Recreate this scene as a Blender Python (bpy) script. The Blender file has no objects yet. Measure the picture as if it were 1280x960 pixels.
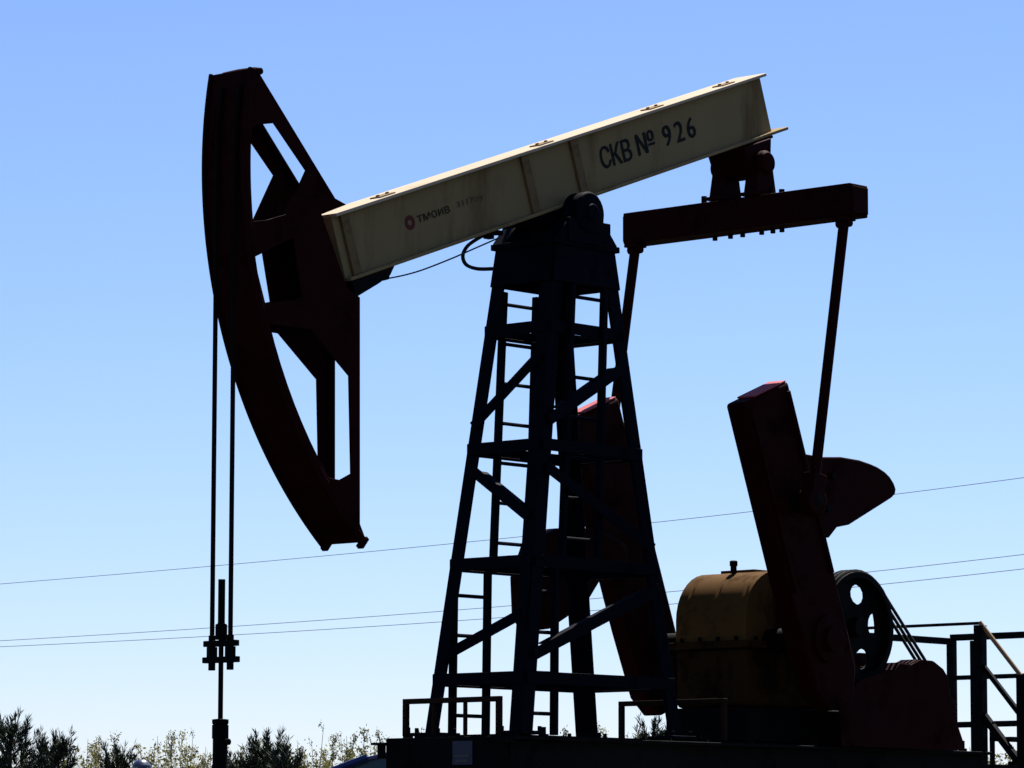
import bpy, bmesh, math, random
from mathutils import Vector, Matrix, geometry

random.seed(7)
R_ = math.radians
scene = bpy.context.scene

# ------------------------------------------------------------------ camera
CAM = Vector((-19.992, -17.672, 1.6))
AZ, PITCH, ROLL, FPX = R_(42.0736), R_(6.583), R_(0.1165), 5087.5
cd = bpy.data.cameras.new('camera')
cam = bpy.data.objects.new('camera', cd)
scene.collection.objects.link(cam)
scene.camera = cam
cd.sensor_fit = 'HORIZONTAL'
cd.sensor_width = 36.0
cd.lens = FPX / 1280.0 * 36.0
cd.clip_start = 0.1
cd.clip_end = 6000.0
FW = Vector((math.cos(AZ) * math.cos(PITCH), math.sin(AZ) * math.cos(PITCH), math.sin(PITCH)))
RT0 = Vector((math.sin(AZ), -math.cos(AZ), 0))
UP0 = RT0.cross(FW)
RT = RT0 * math.cos(ROLL) + UP0 * math.sin(ROLL)
UP = -RT0 * math.sin(ROLL) + UP0 * math.cos(ROLL)
cam.matrix_world = Matrix(((RT.x, UP.x, -FW.x, CAM.x), (RT.y, UP.y, -FW.y, CAM.y),
                           (RT.z, UP.z, -FW.z, CAM.z), (0, 0, 0, 1)))

# ------------------------------------------------------------------ sky, sun, exposure
SUN_AZ, SUN_EL = R_(20.0), R_(58.0)          # azimuth measured from +X towards +Y
world = bpy.data.worlds.new('World')
scene.world = world
world.use_nodes = True
nt = world.node_tree
bg = nt.nodes['Background']
sky = nt.nodes.new('ShaderNodeTexSky')
sky.sky_type = 'NISHITA'
sky.sun_disc = False
sky.sun_elevation = SUN_EL
sky.sun_rotation = R_(90.0) - SUN_AZ
sky.altitude = 100.0
sky.air_density = 1.0
sky.dust_density = 0.0
sky.ozone_density = 8.0
tint = nt.nodes.new('ShaderNodeMixRGB')          # the photograph's white balance, the same all over the sky
tint.blend_type = 'MULTIPLY'; tint.inputs['Fac'].default_value = 1.0
tint.inputs['Color2'].default_value = (1.0, 0.92, 1.04, 1.0)
nt.links.new(sky.outputs['Color'], tint.inputs['Color1'])
nt.links.new(tint.outputs['Color'], bg.inputs['Color'])
bg.inputs['Strength'].default_value = 0.05
sd = bpy.data.lights.new('sun', 'SUN')
sd.energy = 5.0
sd.angle = R_(0.53)
sd.color = (1.0, 0.95, 0.88)
sun = bpy.data.objects.new('sun', sd)
scene.collection.objects.link(sun)
sdir = Vector((math.cos(SUN_AZ) * math.cos(SUN_EL), math.sin(SUN_AZ) * math.cos(SUN_EL), math.sin(SUN_EL)))
sun.rotation_euler = sdir.to_track_quat('Z', 'Y').to_euler()
sun.location = sdir * 60
scene.view_settings.view_transform = 'Standard'
scene.view_settings.look = 'None'
scene.view_settings.gamma = 1.0
scene.view_settings.exposure = 1.38
scene.view_settings.use_curve_mapping = False


# ------------------------------------------------------------------ pixel -> point on a known plane
def on(px, py, x=None, y=None, z=None):
    d = FW + RT * ((px - 640) / FPX) - UP * ((py - 480) / FPX)
    if x is not None: t = (x - CAM.x) / d.x
    elif y is not None: t = (y - CAM.y) / d.y
    else: t = (z - CAM.z) / d.z
    return CAM + d * t


def along(px, py, dist):
    d = FW + RT * ((px - 640) / FPX) - UP * ((py - 480) / FPX)
    return CAM + d * (dist / math.hypot(d.x, d.y))


# ------------------------------------------------------------------ materials
def nodes_of(name):
    m = bpy.data.materials.new(name)
    m.use_nodes = True
    t = m.node_tree
    return m, t, t.nodes['Principled BSDF']


def paint(name, col, rough=0.5, wear=(0.10, 0.05, 0.03), amount=0.35, scale=6.0, vary=0.35, metal=0.0, bump=0.15, streak=False, spec=0.5):
    """Weathered paint: uneven tone, grime patches with their own shape, fine relief."""
    m, t, p = nodes_of(name)
    N, L = t.nodes.new, t.links.new
    tc = N('ShaderNodeTexCoord')
    mp = N('ShaderNodeMapping')
    if streak: mp.inputs['Scale'].default_value = (1.0, 1.0, 0.22)
    L(tc.outputs['Object'], mp.inputs['Vector'])
    n1 = N('ShaderNodeTexNoise'); n1.inputs['Scale'].default_value = scale; n1.inputs['Detail'].default_value = 8
    n1.inputs['Roughness'].default_value = 0.65
    n2 = N('ShaderNodeTexNoise'); n2.inputs['Scale'].default_value = scale * 0.35; n2.inputs['Detail'].default_value = 4
    n3 = N('ShaderNodeTexNoise'); n3.inputs['Scale'].default_value = scale * 14; n3.inputs['Detail'].default_value = 4
    for n in (n1, n2, n3): L(mp.outputs['Vector'], n.inputs['Vector'])
    r = N('ShaderNodeValToRGB')
    r.color_ramp.elements[0].position = 0.62 - 0.25 * amount
    r.color_ramp.elements[1].position = 0.74 - 0.12 * amount
    L(n1.outputs['Fac'], r.inputs['Fac'])
    hs = N('ShaderNodeMixRGB'); hs.blend_type = 'MIX'
    d = 1 - vary
    hs.inputs['Color1'].default_value = (col[0] * d, col[1] * d, col[2] * d, 1)
    hs.inputs['Color2'].default_value = (min(1, col[0] * (1 + vary)), min(1, col[1] * (1 + vary)), min(1, col[2] * (1 + vary)), 1)
    L(n2.outputs['Fac'], hs.inputs['Fac'])
    mx = N('ShaderNodeMixRGB'); mx.inputs['Color2'].default_value = (*wear, 1)
    ml = N('ShaderNodeMath'); ml.operation = 'MULTIPLY'; ml.inputs[1].default_value = min(1.0, amount * 1.6)
    L(r.outputs['Color'], ml.inputs[0]); L(ml.outputs[0], mx.inputs['Fac'])
    L(hs.outputs['Color'], mx.inputs['Color1'])
    L(mx.outputs['Color'], p.inputs['Base Color'])
    rm = N('ShaderNodeMapRange')
    rm.inputs['To Min'].default_value = rough; rm.inputs['To Max'].default_value = min(1, rough + 0.3)
    L(r.outputs['Color'], rm.inputs['Value']); L(rm.outputs['Result'], p.inputs['Roughness'])
    p.inputs['Metallic'].default_value = metal
    p.inputs['Specular IOR Level'].default_value = spec
    bp = N('ShaderNodeBump'); bp.inputs['Strength'].default_value = bump; bp.inputs['Distance'].default_value = 0.004
    L(n3.outputs['Fac'], bp.inputs['Height']); L(bp.outputs['Normal'], p.inputs['Normal'])
    return m


M = {}
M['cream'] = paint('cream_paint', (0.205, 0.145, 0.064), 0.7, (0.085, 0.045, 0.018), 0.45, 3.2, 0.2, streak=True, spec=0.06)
M['cream_lit'] = paint('sunlit_cream', (0.36, 0.29, 0.20), 0.7, (0.20, 0.14, 0.08), 0.22, 4.0, 0.12, spec=0.08)  # paler cream: the top flange's sunlight is put into the colour
M['cream_rust'] = paint('rust_stained_cream', (0.15, 0.095, 0.04), 0.75, (0.05, 0.022, 0.010), 0.5, 7.0, 0.25, spec=0.1)
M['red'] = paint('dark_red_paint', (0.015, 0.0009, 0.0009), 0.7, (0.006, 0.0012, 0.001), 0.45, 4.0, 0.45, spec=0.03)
M['red_lit'] = paint('sunlit_red_paint', (0.33, 0.065, 0.07), 0.7, (0.12, 0.01, 0.012), 0.5, 9.0, 0.2, spec=0.1)  # pale red: sunlight on the crank's top end, painted into the colour
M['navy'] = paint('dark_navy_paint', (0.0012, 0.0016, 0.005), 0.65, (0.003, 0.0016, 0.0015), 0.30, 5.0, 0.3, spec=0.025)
M['black'] = paint('oily_black_steel', (0.0018, 0.0018, 0.0020), 0.65, (0.004, 0.0025, 0.002), 0.35, 5.0, 0.3, spec=0.04)
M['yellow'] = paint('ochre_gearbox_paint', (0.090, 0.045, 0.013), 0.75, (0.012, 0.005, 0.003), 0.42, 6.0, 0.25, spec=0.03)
M['ochre_shaded'] = paint('shaded_ochre_paint', (0.030, 0.013, 0.0035), 0.7, (0.006, 0.003, 0.002), 0.6, 5.0, 0.3, spec=0.03)  # darkened ochre: shade on the gearbox sides is put into the colour
M['steel'] = paint('bare_steel', (0.05, 0.05, 0.05), 0.5, (0.025, 0.015, 0.01), 0.4, 9.0, 0.2, metal=0.6)
M['rail'] = paint('brown_rail_paint', (0.016, 0.007, 0.003), 0.7, (0.012, 0.006, 0.004), 0.4, 8.0, 0.25, spec=0.05)
M['ochre'] = paint('ochre_rail_paint', (0.22, 0.12, 0.045), 0.6, (0.08, 0.04, 0.02), 0.3, 8.0, 0.2, spec=0.2)
M['dark_rail'] = paint('dark_rail_paint', (0.0025, 0.0025, 0.003), 0.65, (0.005, 0.003, 0.002), 0.35, 8.0, 0.25, spec=0.05)
M['letter'] = paint('black_stencil_paint', (0.006, 0.006, 0.006), 0.8, (0.07, 0.05, 0.02), 0.12, 14.0, 0.2, spec=0.15)
M['letter_faint'] = paint('faded_stencil_paint', (0.075, 0.055, 0.025), 0.7, (0.2, 0.17, 0.1), 0.3, 14.0, 0.2, spec=0.15)
M['letter_small'] = paint('worn_black_print', (0.03, 0.025, 0.015), 0.8, (0.12, 0.09, 0.045), 0.35, 30.0, 0.2, spec=0.05)
M['letter_red'] = paint('red_emblem_paint', (0.09, 0.016, 0.012), 0.7, (0.1, 0.06, 0.03), 0.25, 14.0, 0.2, spec=0.15)
M['rubber'] = paint('black_rubber', (0.012, 0.012, 0.012), 0.8, (0.03, 0.03, 0.028), 0.3, 12.0, 0.2, spec=0.1)
M['concrete'] = paint('grey_concrete', (0.26, 0.25, 0.23), 0.85, (0.10, 0.085, 0.07), 0.4, 3.0, 0.2, bump=0.4)
M['rope'] = paint('greasy_wire_rope', (0.004, 0.0035, 0.003), 0.8, (0.008, 0.006, 0.005), 0.3, 30.0, 0.2, spec=0.03)
M['wire'] = paint('aluminium_wire', (0.30, 0.32, 0.36), 0.6, (0.2, 0.2, 0.22), 0.2, 3.0, 0.1, spec=0.2)
M['wood'] = paint('grey_timber', (0.12, 0.09, 0.065), 0.85, (0.05, 0.035, 0.025), 0.4, 6.0, 0.25)
M['porcelain'] = paint('brown_porcelain', (0.10, 0.05, 0.03), 0.25, (0.08, 0.04, 0.03), 0.1, 9.0, 0.1)
M['blue_sign'] = paint('blue_sign_enamel', (0.006, 0.007, 0.028), 0.6, (0.05, 0.04, 0.04), 0.25, 9.0, 0.2)
M['pale_sign'] = paint('pale_sign_enamel', (0.035, 0.032, 0.032), 0.6, (0.10, 0.08, 0.07), 0.35, 9.0, 0.15)
M['car_blue'] = paint('dark_blue_car_paint', (0.012, 0.022, 0.10), 0.25, (0.03, 0.028, 0.03), 0.15, 3.0, 0.1, spec=0.5)
M['car_trim'] = paint('car_black_trim', (0.015, 0.015, 0.016), 0.6, (0.03, 0.03, 0.03), 0.2, 6.0, 0.2)
M['car_lamp'] = paint('car_lamp_glass', (0.55, 0.55, 0.52), 0.15, (0.4, 0.4, 0.38), 0.1, 6.0, 0.1)
M['car_tail'] = paint('car_tail_lamp', (0.35, 0.01, 0.01), 0.2, (0.2, 0.01, 0.01), 0.1, 6.0, 0.1)
M['post_blue'] = paint('dark_blue_enamel', (0.015, 0.025, 0.07), 0.35, (0.04, 0.03, 0.025), 0.25, 8.0, 0.2)
M['bark'] = paint('grey_brown_bark', (0.09, 0.065, 0.045), 0.9, (0.035, 0.025, 0.02), 0.5, 14.0, 0.3, bump=0.5)
M['twig'] = paint('pale_twig_bark', (0.13, 0.11, 0.085), 0.9, (0.06, 0.05, 0.04), 0.3, 14.0, 0.3)


def glass_mat():
    m, t, p = nodes_of('tinted_glass')
    p.inputs['Base Color'].default_value = (0.05, 0.09, 0.085, 1)
    p.inputs['Roughness'].default_value = 0.05
    p.inputs['Transmission Weight'].default_value = 0.35
    p.inputs['IOR'].default_value = 1.45
    return m


M['glass'] = glass_mat()


def leaf(name, c1, c2, scale=2.0, trans=0.25):
    m, t, p = nodes_of(name)
    N, L = t.nodes.new, t.links.new
    tc = N('ShaderNodeTexCoord')
    n = N('ShaderNodeTexNoise'); n.inputs['Scale'].default_value = scale; n.inputs['Detail'].default_value = 5
    L(tc.outputs['Object'], n.inputs['Vector'])
    mx = N('ShaderNodeMixRGB')
    mx.inputs['Color1'].default_value = (*c1, 1); mx.inputs['Color2'].default_value = (*c2, 1)
    rp = N('ShaderNodeValToRGB'); rp.color_ramp.elements[0].position = 0.35; rp.color_ramp.elements[1].position = 0.65
    L(n.outputs['Fac'], rp.inputs['Fac']); L(rp.outputs['Color'], mx.inputs['Fac'])
    L(mx.outputs['Color'], p.inputs['Base Color'])
    p.inputs['Roughness'].default_value = 0.65
    p.inputs['Specular IOR Level'].default_value = 0.2
    tr = N('ShaderNodeBsdfTranslucent'); L(mx.outputs['Color'], tr.inputs['Color'])
    ms = N('ShaderNodeMixShader'); ms.inputs['Fac'].default_value = trans
    out = t.nodes['Material Output']
    L(p.outputs['BSDF'], ms.inputs[1]); L(tr.outputs['BSDF'], ms.inputs[2]); L(ms.outputs['Shader'], out.inputs['Surface'])
    return m


M['pine'] = leaf('dark_pine_needles', (0.008, 0.014, 0.008), (0.018, 0.026, 0.012), 3.0, 0.06)
M['spring'] = leaf('spring_yellow_green_leaves', (0.20, 0.175, 0.028), (0.10, 0.105, 0.022), 2.0, 0.5)
M['spring2'] = leaf('olive_young_leaves', (0.060, 0.068, 0.018), (0.105, 0.090, 0.026), 2.0, 0.45)


def ground_mat():
    m, t, p = nodes_of('ground_soil_grass')
    N, L = t.nodes.new, t.links.new
    tc = N('ShaderNodeTexCoord')
    a = N('ShaderNodeTexNoise'); a.inputs['Scale'].default_value = 0.15; a.inputs['Detail'].default_value = 10
    b = N('ShaderNodeTexNoise'); b.inputs['Scale'].default_value = 6.0; b.inputs['Detail'].default_value = 8
    L(tc.outputs['Object'], a.inputs['Vector']); L(tc.outputs['Object'], b.inputs['Vector'])
    r = N('ShaderNodeValToRGB'); e = r.color_ramp.elements
    e[0].position = 0.4; e[0].color = (0.032, 0.026, 0.019, 1)
    e[1].position = 0.6; e[1].color = (0.028, 0.034, 0.014, 1)
    L(a.outputs['Fac'], r.inputs['Fac'])
    mx = N('ShaderNodeMixRGB'); mx.blend_type = 'MULTIPLY'; mx.inputs['Fac'].default_value = 0.5
    L(r.outputs['Color'], mx.inputs['Color1']); L(b.outputs['Color'], mx.inputs['Color2'])
    L(mx.outputs['Color'], p.inputs['Base Color'])
    p.inputs['Roughness'].default_value = 0.95
    p.inputs['Specular IOR Level'].default_value = 0.1
    bp = N('ShaderNodeBump'); bp.inputs['Strength'].default_value = 0.5
    L(b.outputs['Fac'], bp.inputs['Height']); L(bp.outputs['Normal'], p.inputs['Normal'])
    return m


M['ground'] = ground_mat()

# ------------------------------------------------------------------ mesh builder
COL = scene.collection
ORG = {}                                      # world origin of every object


class MB:
    def __init__(s): s.v = []; s.f = []

    def add(s, vs, fs):
        o = len(s.v)
        s.v.extend(Vector(a) for a in vs)
        s.f.extend([tuple(i + o for i in f) for f in fs])
        return s

    def box(s, c, d, rot=None):
        c = Vector(c); h = Vector(d) * 0.5
        vs = [Vector((sx * h.x, sy * h.y, sz * h.z)) for sx in (-1, 1) for sy in (-1, 1) for sz in (-1, 1)]
        if rot is not None: vs = [rot @ a for a in vs]
        return s.add([a + c for a in vs], [(0, 1, 3, 2), (4, 6, 7, 5), (0, 4, 5, 1), (2, 3, 7, 6), (0, 2, 6, 4), (1, 5, 7, 3)])

    def prof(s, pts, a, b, up=(0, 0, 1)):
        """extrude a 2-D profile (side, up) from a to b"""
        a, b = Vector(a), Vector(b)
        d = (b - a).normalized(); up = Vector(up)
        sd = d.cross(up).normalized(); u = sd.cross(d)
        n = len(pts)
        vs = [p + sd * q[0] + u * q[1] for p in (a, b) for q in pts]
        fs = [(i, (i + 1) % n, n + (i + 1) % n, n + i) for i in range(n)]
        tri = geometry.tessellate_polygon([[Vector((q[0], q[1], 0)) for q in pts]])
        fs += [tuple(reversed(f)) for f in tri] + [tuple(i + n for i in f) for f in tri]
        return s.add(vs, fs)

    def bar(s, a, b, w, h, up=(0, 0, 1)):
        return s.prof([(-w / 2, -h / 2), (w / 2, -h / 2), (w / 2, h / 2), (-w / 2, h / 2)], a, b, up)

    def angle(s, a, b, w, t, sx, sy, up):
        """angle iron with its flanges pointing to sx, sy"""
        p = [(0, 0), (w, 0), (w, t), (t, t), (t, w), (0, w)]
        return s.prof([(q[0] * sx, q[1] * sy) for q in p], a, b, up)

    def ibeam(s, a, b, w, h, tf, tw, up=(0, 0, 1)):
        x, y, k = w / 2, h / 2, tw / 2
        return s.prof([(-x, -y), (x, -y), (x, -y + tf), (k, -y + tf), (k, y - tf), (x, y - tf), (x, y), (-x, y),
                       (-x, y - tf), (-k, y - tf), (-k, -y + tf), (-x, -y + tf)], a, b, up)

    def cyl(s, a, b, r0, r1=None, n=20):
        r1 = r0 if r1 is None else r1
        a, b = Vector(a), Vector(b); d = (b - a).normalized()
        t = Vector((0, 0, 1)) if abs(d.z) < 0.9 else Vector((1, 0, 0))
        x = d.cross(t).normalized(); y = d.cross(x)
        vs = []
        for p, r in ((a, r0), (b, r1)):
            vs += [p + x * (r * math.cos(2 * math.pi * i / n)) + y * (r * math.sin(2 * math.pi * i / n)) for i in range(n)]
        fs = [(i, (i + 1) % n, n + (i + 1) % n, n + i) for i in range(n)]
        fs += [tuple(reversed(range(n))), tuple(range(n, 2 * n))]
        return s.add(vs, fs)

    def lathe(s, c, axis, prof, n=24):
        """prof: list of (distance along axis, radius)"""
        c = Vector(c); d = Vector(axis).normalized()
        t = Vector((0, 0, 1)) if abs(d.z) < 0.9 else Vector((1, 0, 0))
        x = d.cross(t).normalized(); y = d.cross(x)
        vs, fs = [], []
        for h, r in prof:
            vs += [c + d * h + x * (r * math.cos(2 * math.pi * i / n)) + y * (r * math.sin(2 * math.pi * i / n)) for i in range(n)]
        for k in range(len(prof) - 1):
            fs += [(k * n + i, k * n + (i + 1) % n, (k + 1) * n + (i + 1) % n, (k + 1) * n + i) for i in range(n)]
        fs += [tuple(reversed(range(n))), tuple(range((len(prof) - 1) * n, len(prof) * n))]
        return s.add(vs, fs)

    def tube(s, pts, r, n=8, r1=None):
        pts = [Vector(p) for p in pts]; m = len(pts)
        vs, fs = [], []
        x = None
        for k, p in enumerate(pts):
            d = (pts[min(k + 1, m - 1)] - pts[max(k - 1, 0)]).normalized()
            if x is None:
                t = Vector((0, 0, 1)) if abs(d.z) < 0.9 else Vector((1, 0, 0))
                x = d.cross(t).normalized()
            x = (x - d * x.dot(d)).normalized(); y = d.cross(x)
            rr = r if r1 is None else r + (r1 - r) * k / (m - 1)
            vs += [p + x * (rr * math.cos(2 * math.pi * i / n)) + y * (rr * math.sin(2 * math.pi * i / n)) for i in range(n)]
        for k in range(m - 1):
            fs += [(k * n + i, k * n + (i + 1) % n, (k + 1) * n + (i + 1) % n, (k + 1) * n + i) for i in range(n)]
        fs += [tuple(reversed(range(n))), tuple(range((m - 1) * n, m * n))]
        return s.add(vs, fs)

    def prism(s, loops, y0, y1):
        """plate in the XZ plane (outer loop, then holes) between y0 and y1"""
        flat = [p for l in loops for p in l]; n = len(flat)
        tri = geometry.tessellate_polygon([[Vector((p[0], p[1], 0)) for p in l] for l in loops])
        vs = [(p[0], y0, p[1]) for p in flat] + [(p[0], y1, p[1]) for p in flat]
        fs = [tuple(f) for f in tri] + [tuple(i + n for i in reversed(f)) for f in tri]
        o = 0
        for l in loops:
            k = len(l)
            fs += [(o + i, o + (i + 1) % k, n + o + (i + 1) % k, n + o + i) for i in range(k)]
            o += k
        return s.add(vs, fs)

    def build(s, name, mat, parent=None, bevel=0.0, smooth=30, origin=None, seg=2):
        bm = bmesh.new()
        for a in s.v: bm.verts.new(a)
        bm.verts.ensure_lookup_table()
        for f in s.f:
            try: bm.faces.new([bm.verts[i] for i in f])
            except ValueError: pass
        bmesh.ops.recalc_face_normals(bm, faces=bm.faces)
        xs = [v.co for v in bm.verts]
        if origin is None:
            origin = Vector(((min(a.x for a in xs) + max(a.x for a in xs)) / 2, (min(a.y for a in xs) + max(a.y for a in xs)) / 2, min(a.z for a in xs)))
        origin = Vector(origin)
        bmesh.ops.translate(bm, verts=bm.verts, vec=-origin)
        me = bpy.data.meshes.new(name); bm.to_mesh(me); bm.free()
        me.materials.append(mat)
        if smooth:
            me.shade_smooth(); me.set_sharp_from_angle(angle=R_(smooth))
        o = bpy.data.objects.new(name, me); COL.objects.link(o)
        place(o, origin, parent)
        if bevel:
            b = o.modifiers.new('bevel', 'BEVEL'); b.width = bevel; b.segments = seg; b.limit_method = 'ANGLE'; b.angle_limit = R_(40)
        return o


def place(o, origin, parent):
    ORG[o.name] = Vector(origin)
    if parent:
        o.parent = parent; o.location = Vector(origin) - ORG[parent.name]
    else:
        o.location = origin


def empty(name, loc):
    o = bpy.data.objects.new(name, None); COL.objects.link(o); o.empty_display_size = 0.3
    place(o, loc, None); return o


def tag(o, label=None, cat=None, group=None, kind=None):
    for k, v in (('label', label), ('category', cat), ('group', group), ('kind', kind)):
        if v: o[k] = v
    return o


def text_mesh(name, string, mat, parent, origin, ux, uy, nrm, width, height, depth=0.0015, bold=0.036):
    """lettering laid on a face: origin = lower left corner, ux / uy = directions on the face"""
    cu = bpy.data.curves.new(name, 'FONT'); cu.body = string; cu.extrude = 0.0
    ob = bpy.data.objects.new(name, cu); COL.objects.link(ob)
    dg = bpy.context.evaluated_depsgraph_get()
    me = bpy.data.meshes.new_from_object(ob.evaluated_get(dg))
    bpy.data.objects.remove(ob)
    xs = [v.co.x for v in me.vertices]; ys = [v.co.y for v in me.vertices]
    x0, x1, y0, y1 = min(xs), max(xs), min(ys), max(ys)
    ux, uy, nrm = Vector(ux), Vector(uy), Vector(nrm)
    o = Vector(origin)
    base = [ux * ((v.co.x - x0) / (x1 - x0) * width) + uy * ((v.co.y - y0) / (y1 - y0) * height) for v in me.vertices]
    fs = [tuple(p.vertices) for p in me.polygons]
    vs, ff = [], []
    # three coats a hair apart: a heavy brush stroke
    for k, (du, dv) in enumerate(((0, 0), (bold, 0.3 * bold), (-bold, -0.3 * bold))):
        n0 = len(vs)
        vs += [tuple(p + ux * (du * height) + uy * (dv * height) + nrm * (depth + 0.0005 * k)) for p in base]
        ff += [tuple(i + n0 for i in f) for f in fs]
    me = bpy.data.meshes.new(name); me.from_pydata(vs, [], ff)
    me.materials.clear(); me.materials.append(mat)
    t = bpy.data.objects.new(name, me); COL.objects.link(t)
    place(t, o, parent)
    return t


# ================================================================== SETTING: ground
PAD = 0.95


def ground_z(x, y):
    d = math.hypot(x - 2.0, y - 2.0)
    t = min(1, max(0, (20.0 - d) / 7.0))
    far = 0.18 * math.sin(x * 0.045 + 1.0) * math.cos(y * 0.05)
    return PAD * t * t * (3 - 2 * t) + far * min(1, d / 60) * (1 if d < 200 else 0)


def build_ground():
    bm = bmesh.new()
    rs = [0] + [0.8 * i for i in range(1, 32)] + [28, 33, 40, 50, 65, 90, 130, 200, 350, 700, 1500, 4000]
    n = 72
    c = bm.verts.new((2, 2, ground_z(2, 2)))
    prev = None
    for r in rs[1:]:
        ring = []
        for i in range(n):
            x, y = 2 + r * math.cos(2 * math.pi * i / n), 2 + r * math.sin(2 * math.pi * i / n)
            ring.append(bm.verts.new((x, y, ground_z(x, y))))
        for i in range(n):
            j = (i + 1) % n
            if prev is None: bm.faces.new((c, ring[i], ring[j]))
            else: bm.faces.new((prev[i], ring[i], ring[j], prev[j]))
        prev = ring
    me = bpy.data.meshes.new('ground'); bm.to_mesh(me); bm.free()
    me.materials.append(M['ground']); me.shade_smooth()
    o = bpy.data.objects.new('ground', me); COL.objects.link(o)
    tag(o, kind='structure')
    return o


build_ground()

# ================================================================== PUMPJACK
HP = 5.7932                                  # height of the walking beam's pivot
PIV = Vector((0, 0, HP))
AL = R_(19.354)                              # tilt of the walking beam
UX = Vector((math.cos(AL), 0, math.sin(AL)))
UZ = Vector((-math.sin(AL), 0, math.cos(AL)))


def bm_(u, v, y): return PIV + UX * u + UZ * v + Vector((0, y, 0))


BT = 2.335                                   # top of the steel base frame
pj = empty('pumpjack', (0.6, 0, BT - 0.34))
tag(pj, 'big steel oil pumpjack with cream beam and dark red horsehead', 'pumpjack')

# ---- foundations (concrete), one block each
for i, (x0, x1, lab) in enumerate(((-0.9, 1.5, 'grey concrete foundation block under the latticed tower end of the pumpjack'),
                                   (1.9, 4.1, 'grey concrete foundation block under the motor end of the pumpjack'))):
    o = MB().box(((x0 + x1) / 2, 0, (PAD - 0.3 + BT - 0.342) / 2), (x1 - x0, 1.7, BT - 0.342 - PAD + 0.3)).build('foundation_block', M['concrete'], bevel=0.03)
    tag(o, lab, 'foundation', 'concrete foundation blocks under the pumpjack')

# ---- steel base frame
m = MB()
for y in (-0.46, 0.46): m.ibeam((-1.0, y, BT - 0.17), (4.15, y, BT - 0.17), 0.16, 0.34, 0.022, 0.016)
base = m.build('base_frame', M['black'], pj, 0.004)
for x in (-0.55, 0.8, 1.2, 2.0, 2.9, 4.05):
    MB().box((x, 0, BT - 0.165), (0.12, 0.74, 0.29)).build('cross_beam', M['black'], base, 0.004)
MB().box((0.02, 0, BT + 0.009), (1.9, 0.75, 0.014)).build('deck_plate', M['black'], base)
MB().box((2.5, 0, BT + 0.009), (2.9, 0.75, 0.014)).build('deck_plate', M['black'], base)
MB().box((-1.012, 0, BT - 0.172), (0.02, 1.08, 0.345)).build('end_plate', M['black'], base, 0.004)
for y in (0.57, -0.50): MB().box((-1.03, y, BT - 0.035), (0.10, 0.10, 0.016)).box((-1.03, y, BT - 0.085), (0.016, 0.06, 0.09)).build('lifting_eye', M['black'], base)
m = MB()
rb = random.Random(3)
for x in (-0.9, -0.62, 0.6, 0.98, 1.45, 2.15, 2.85, 3.9):
    for y in (-0.46, 0.46):
        h = 0.05 + rb.random() * 0.04
        m.cyl((x, y, BT), (x, y, BT + 0.02), 0.035, n=6); m.cyl((x, y, BT), (x, y, BT + h), 0.016, n=10)
tag(m.build('anchor_bolts', M['black'], base), kind='stuff')
# sign plate on the near rail
c = on(578, 941, x=-1.028)
pl = MB().box((-1.026, c.y, c.z), (0.006, 0.17, 0.15)).build('sign_plate', M['blue_sign'], base)
for dz, w in ((-0.02, 0.13), (-0.05, 0.11)):
    MB().box((-1.031, c.y, c.z + dz), (0.003, w, 0.014)).build('sign_print', M['pale_sign'], pl)

# ---- samson post (four-legged tower)
ZT, ZB = 5.2932, 3.0932
AT, BTW, AB, BB = 0.339, 0.266, 0.682, 0.382


def half(z):
    t = (ZT - z) / (ZT - ZB)
    return AT + (AB - AT) * t, BTW + (BB - BTW) * t


def corner(sx, sy, z):
    a, b = half(z); return Vector((0.01 + sx * a, sy * b, z))


TOP = 5.56
m = MB()
# head of the tower: gusset plates on four sides plus top plate
z0, z1 = 5.315, 5.56
for sx, sy, w in ((-1, 0, 0), (1, 0, 0), (0, -1, 0), (0, 1, 0)):
    if sx:
        p = [corner(sx, -1, z0), corner(sx, 1, z0), corner(sx, 1, z1), corner(sx, -1, z1)]; nrm = Vector((sx, 0, 0))
    else:
        p = [corner(-1, sy, z0), corner(1, sy, z0), corner(1, sy, z1), corner(-1, sy, z1)]; nrm = Vector((0, sy, 0))
    q = [a + nrm * 0.016 for a in p]; p = [a + nrm * 0.002 for a in p]
    m.add(p + q, [(0, 1, 2, 3), (4, 5, 6, 7), (0, 1, 5, 4), (1, 2, 6, 5), (2, 3, 7, 6), (3, 0, 4, 7)])
m.box((0.01, 0, TOP + 0.02), (0.65, 0.57, 0.04))
m.prism([[(-0.30, TOP + 0.04), (0.31, TOP + 0.04), (0.2, TOP + 0.16), (-0.2, TOP + 0.16)]], -0.285, -0.17)
m.prism([[(-0.30, TOP + 0.04), (0.31, TOP + 0.04), (0.2, TOP + 0.16), (-0.2, TOP + 0.16)]], 0.17, 0.285)
post = m.build('samson_post', M['navy'], pj, 0.004)
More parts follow.
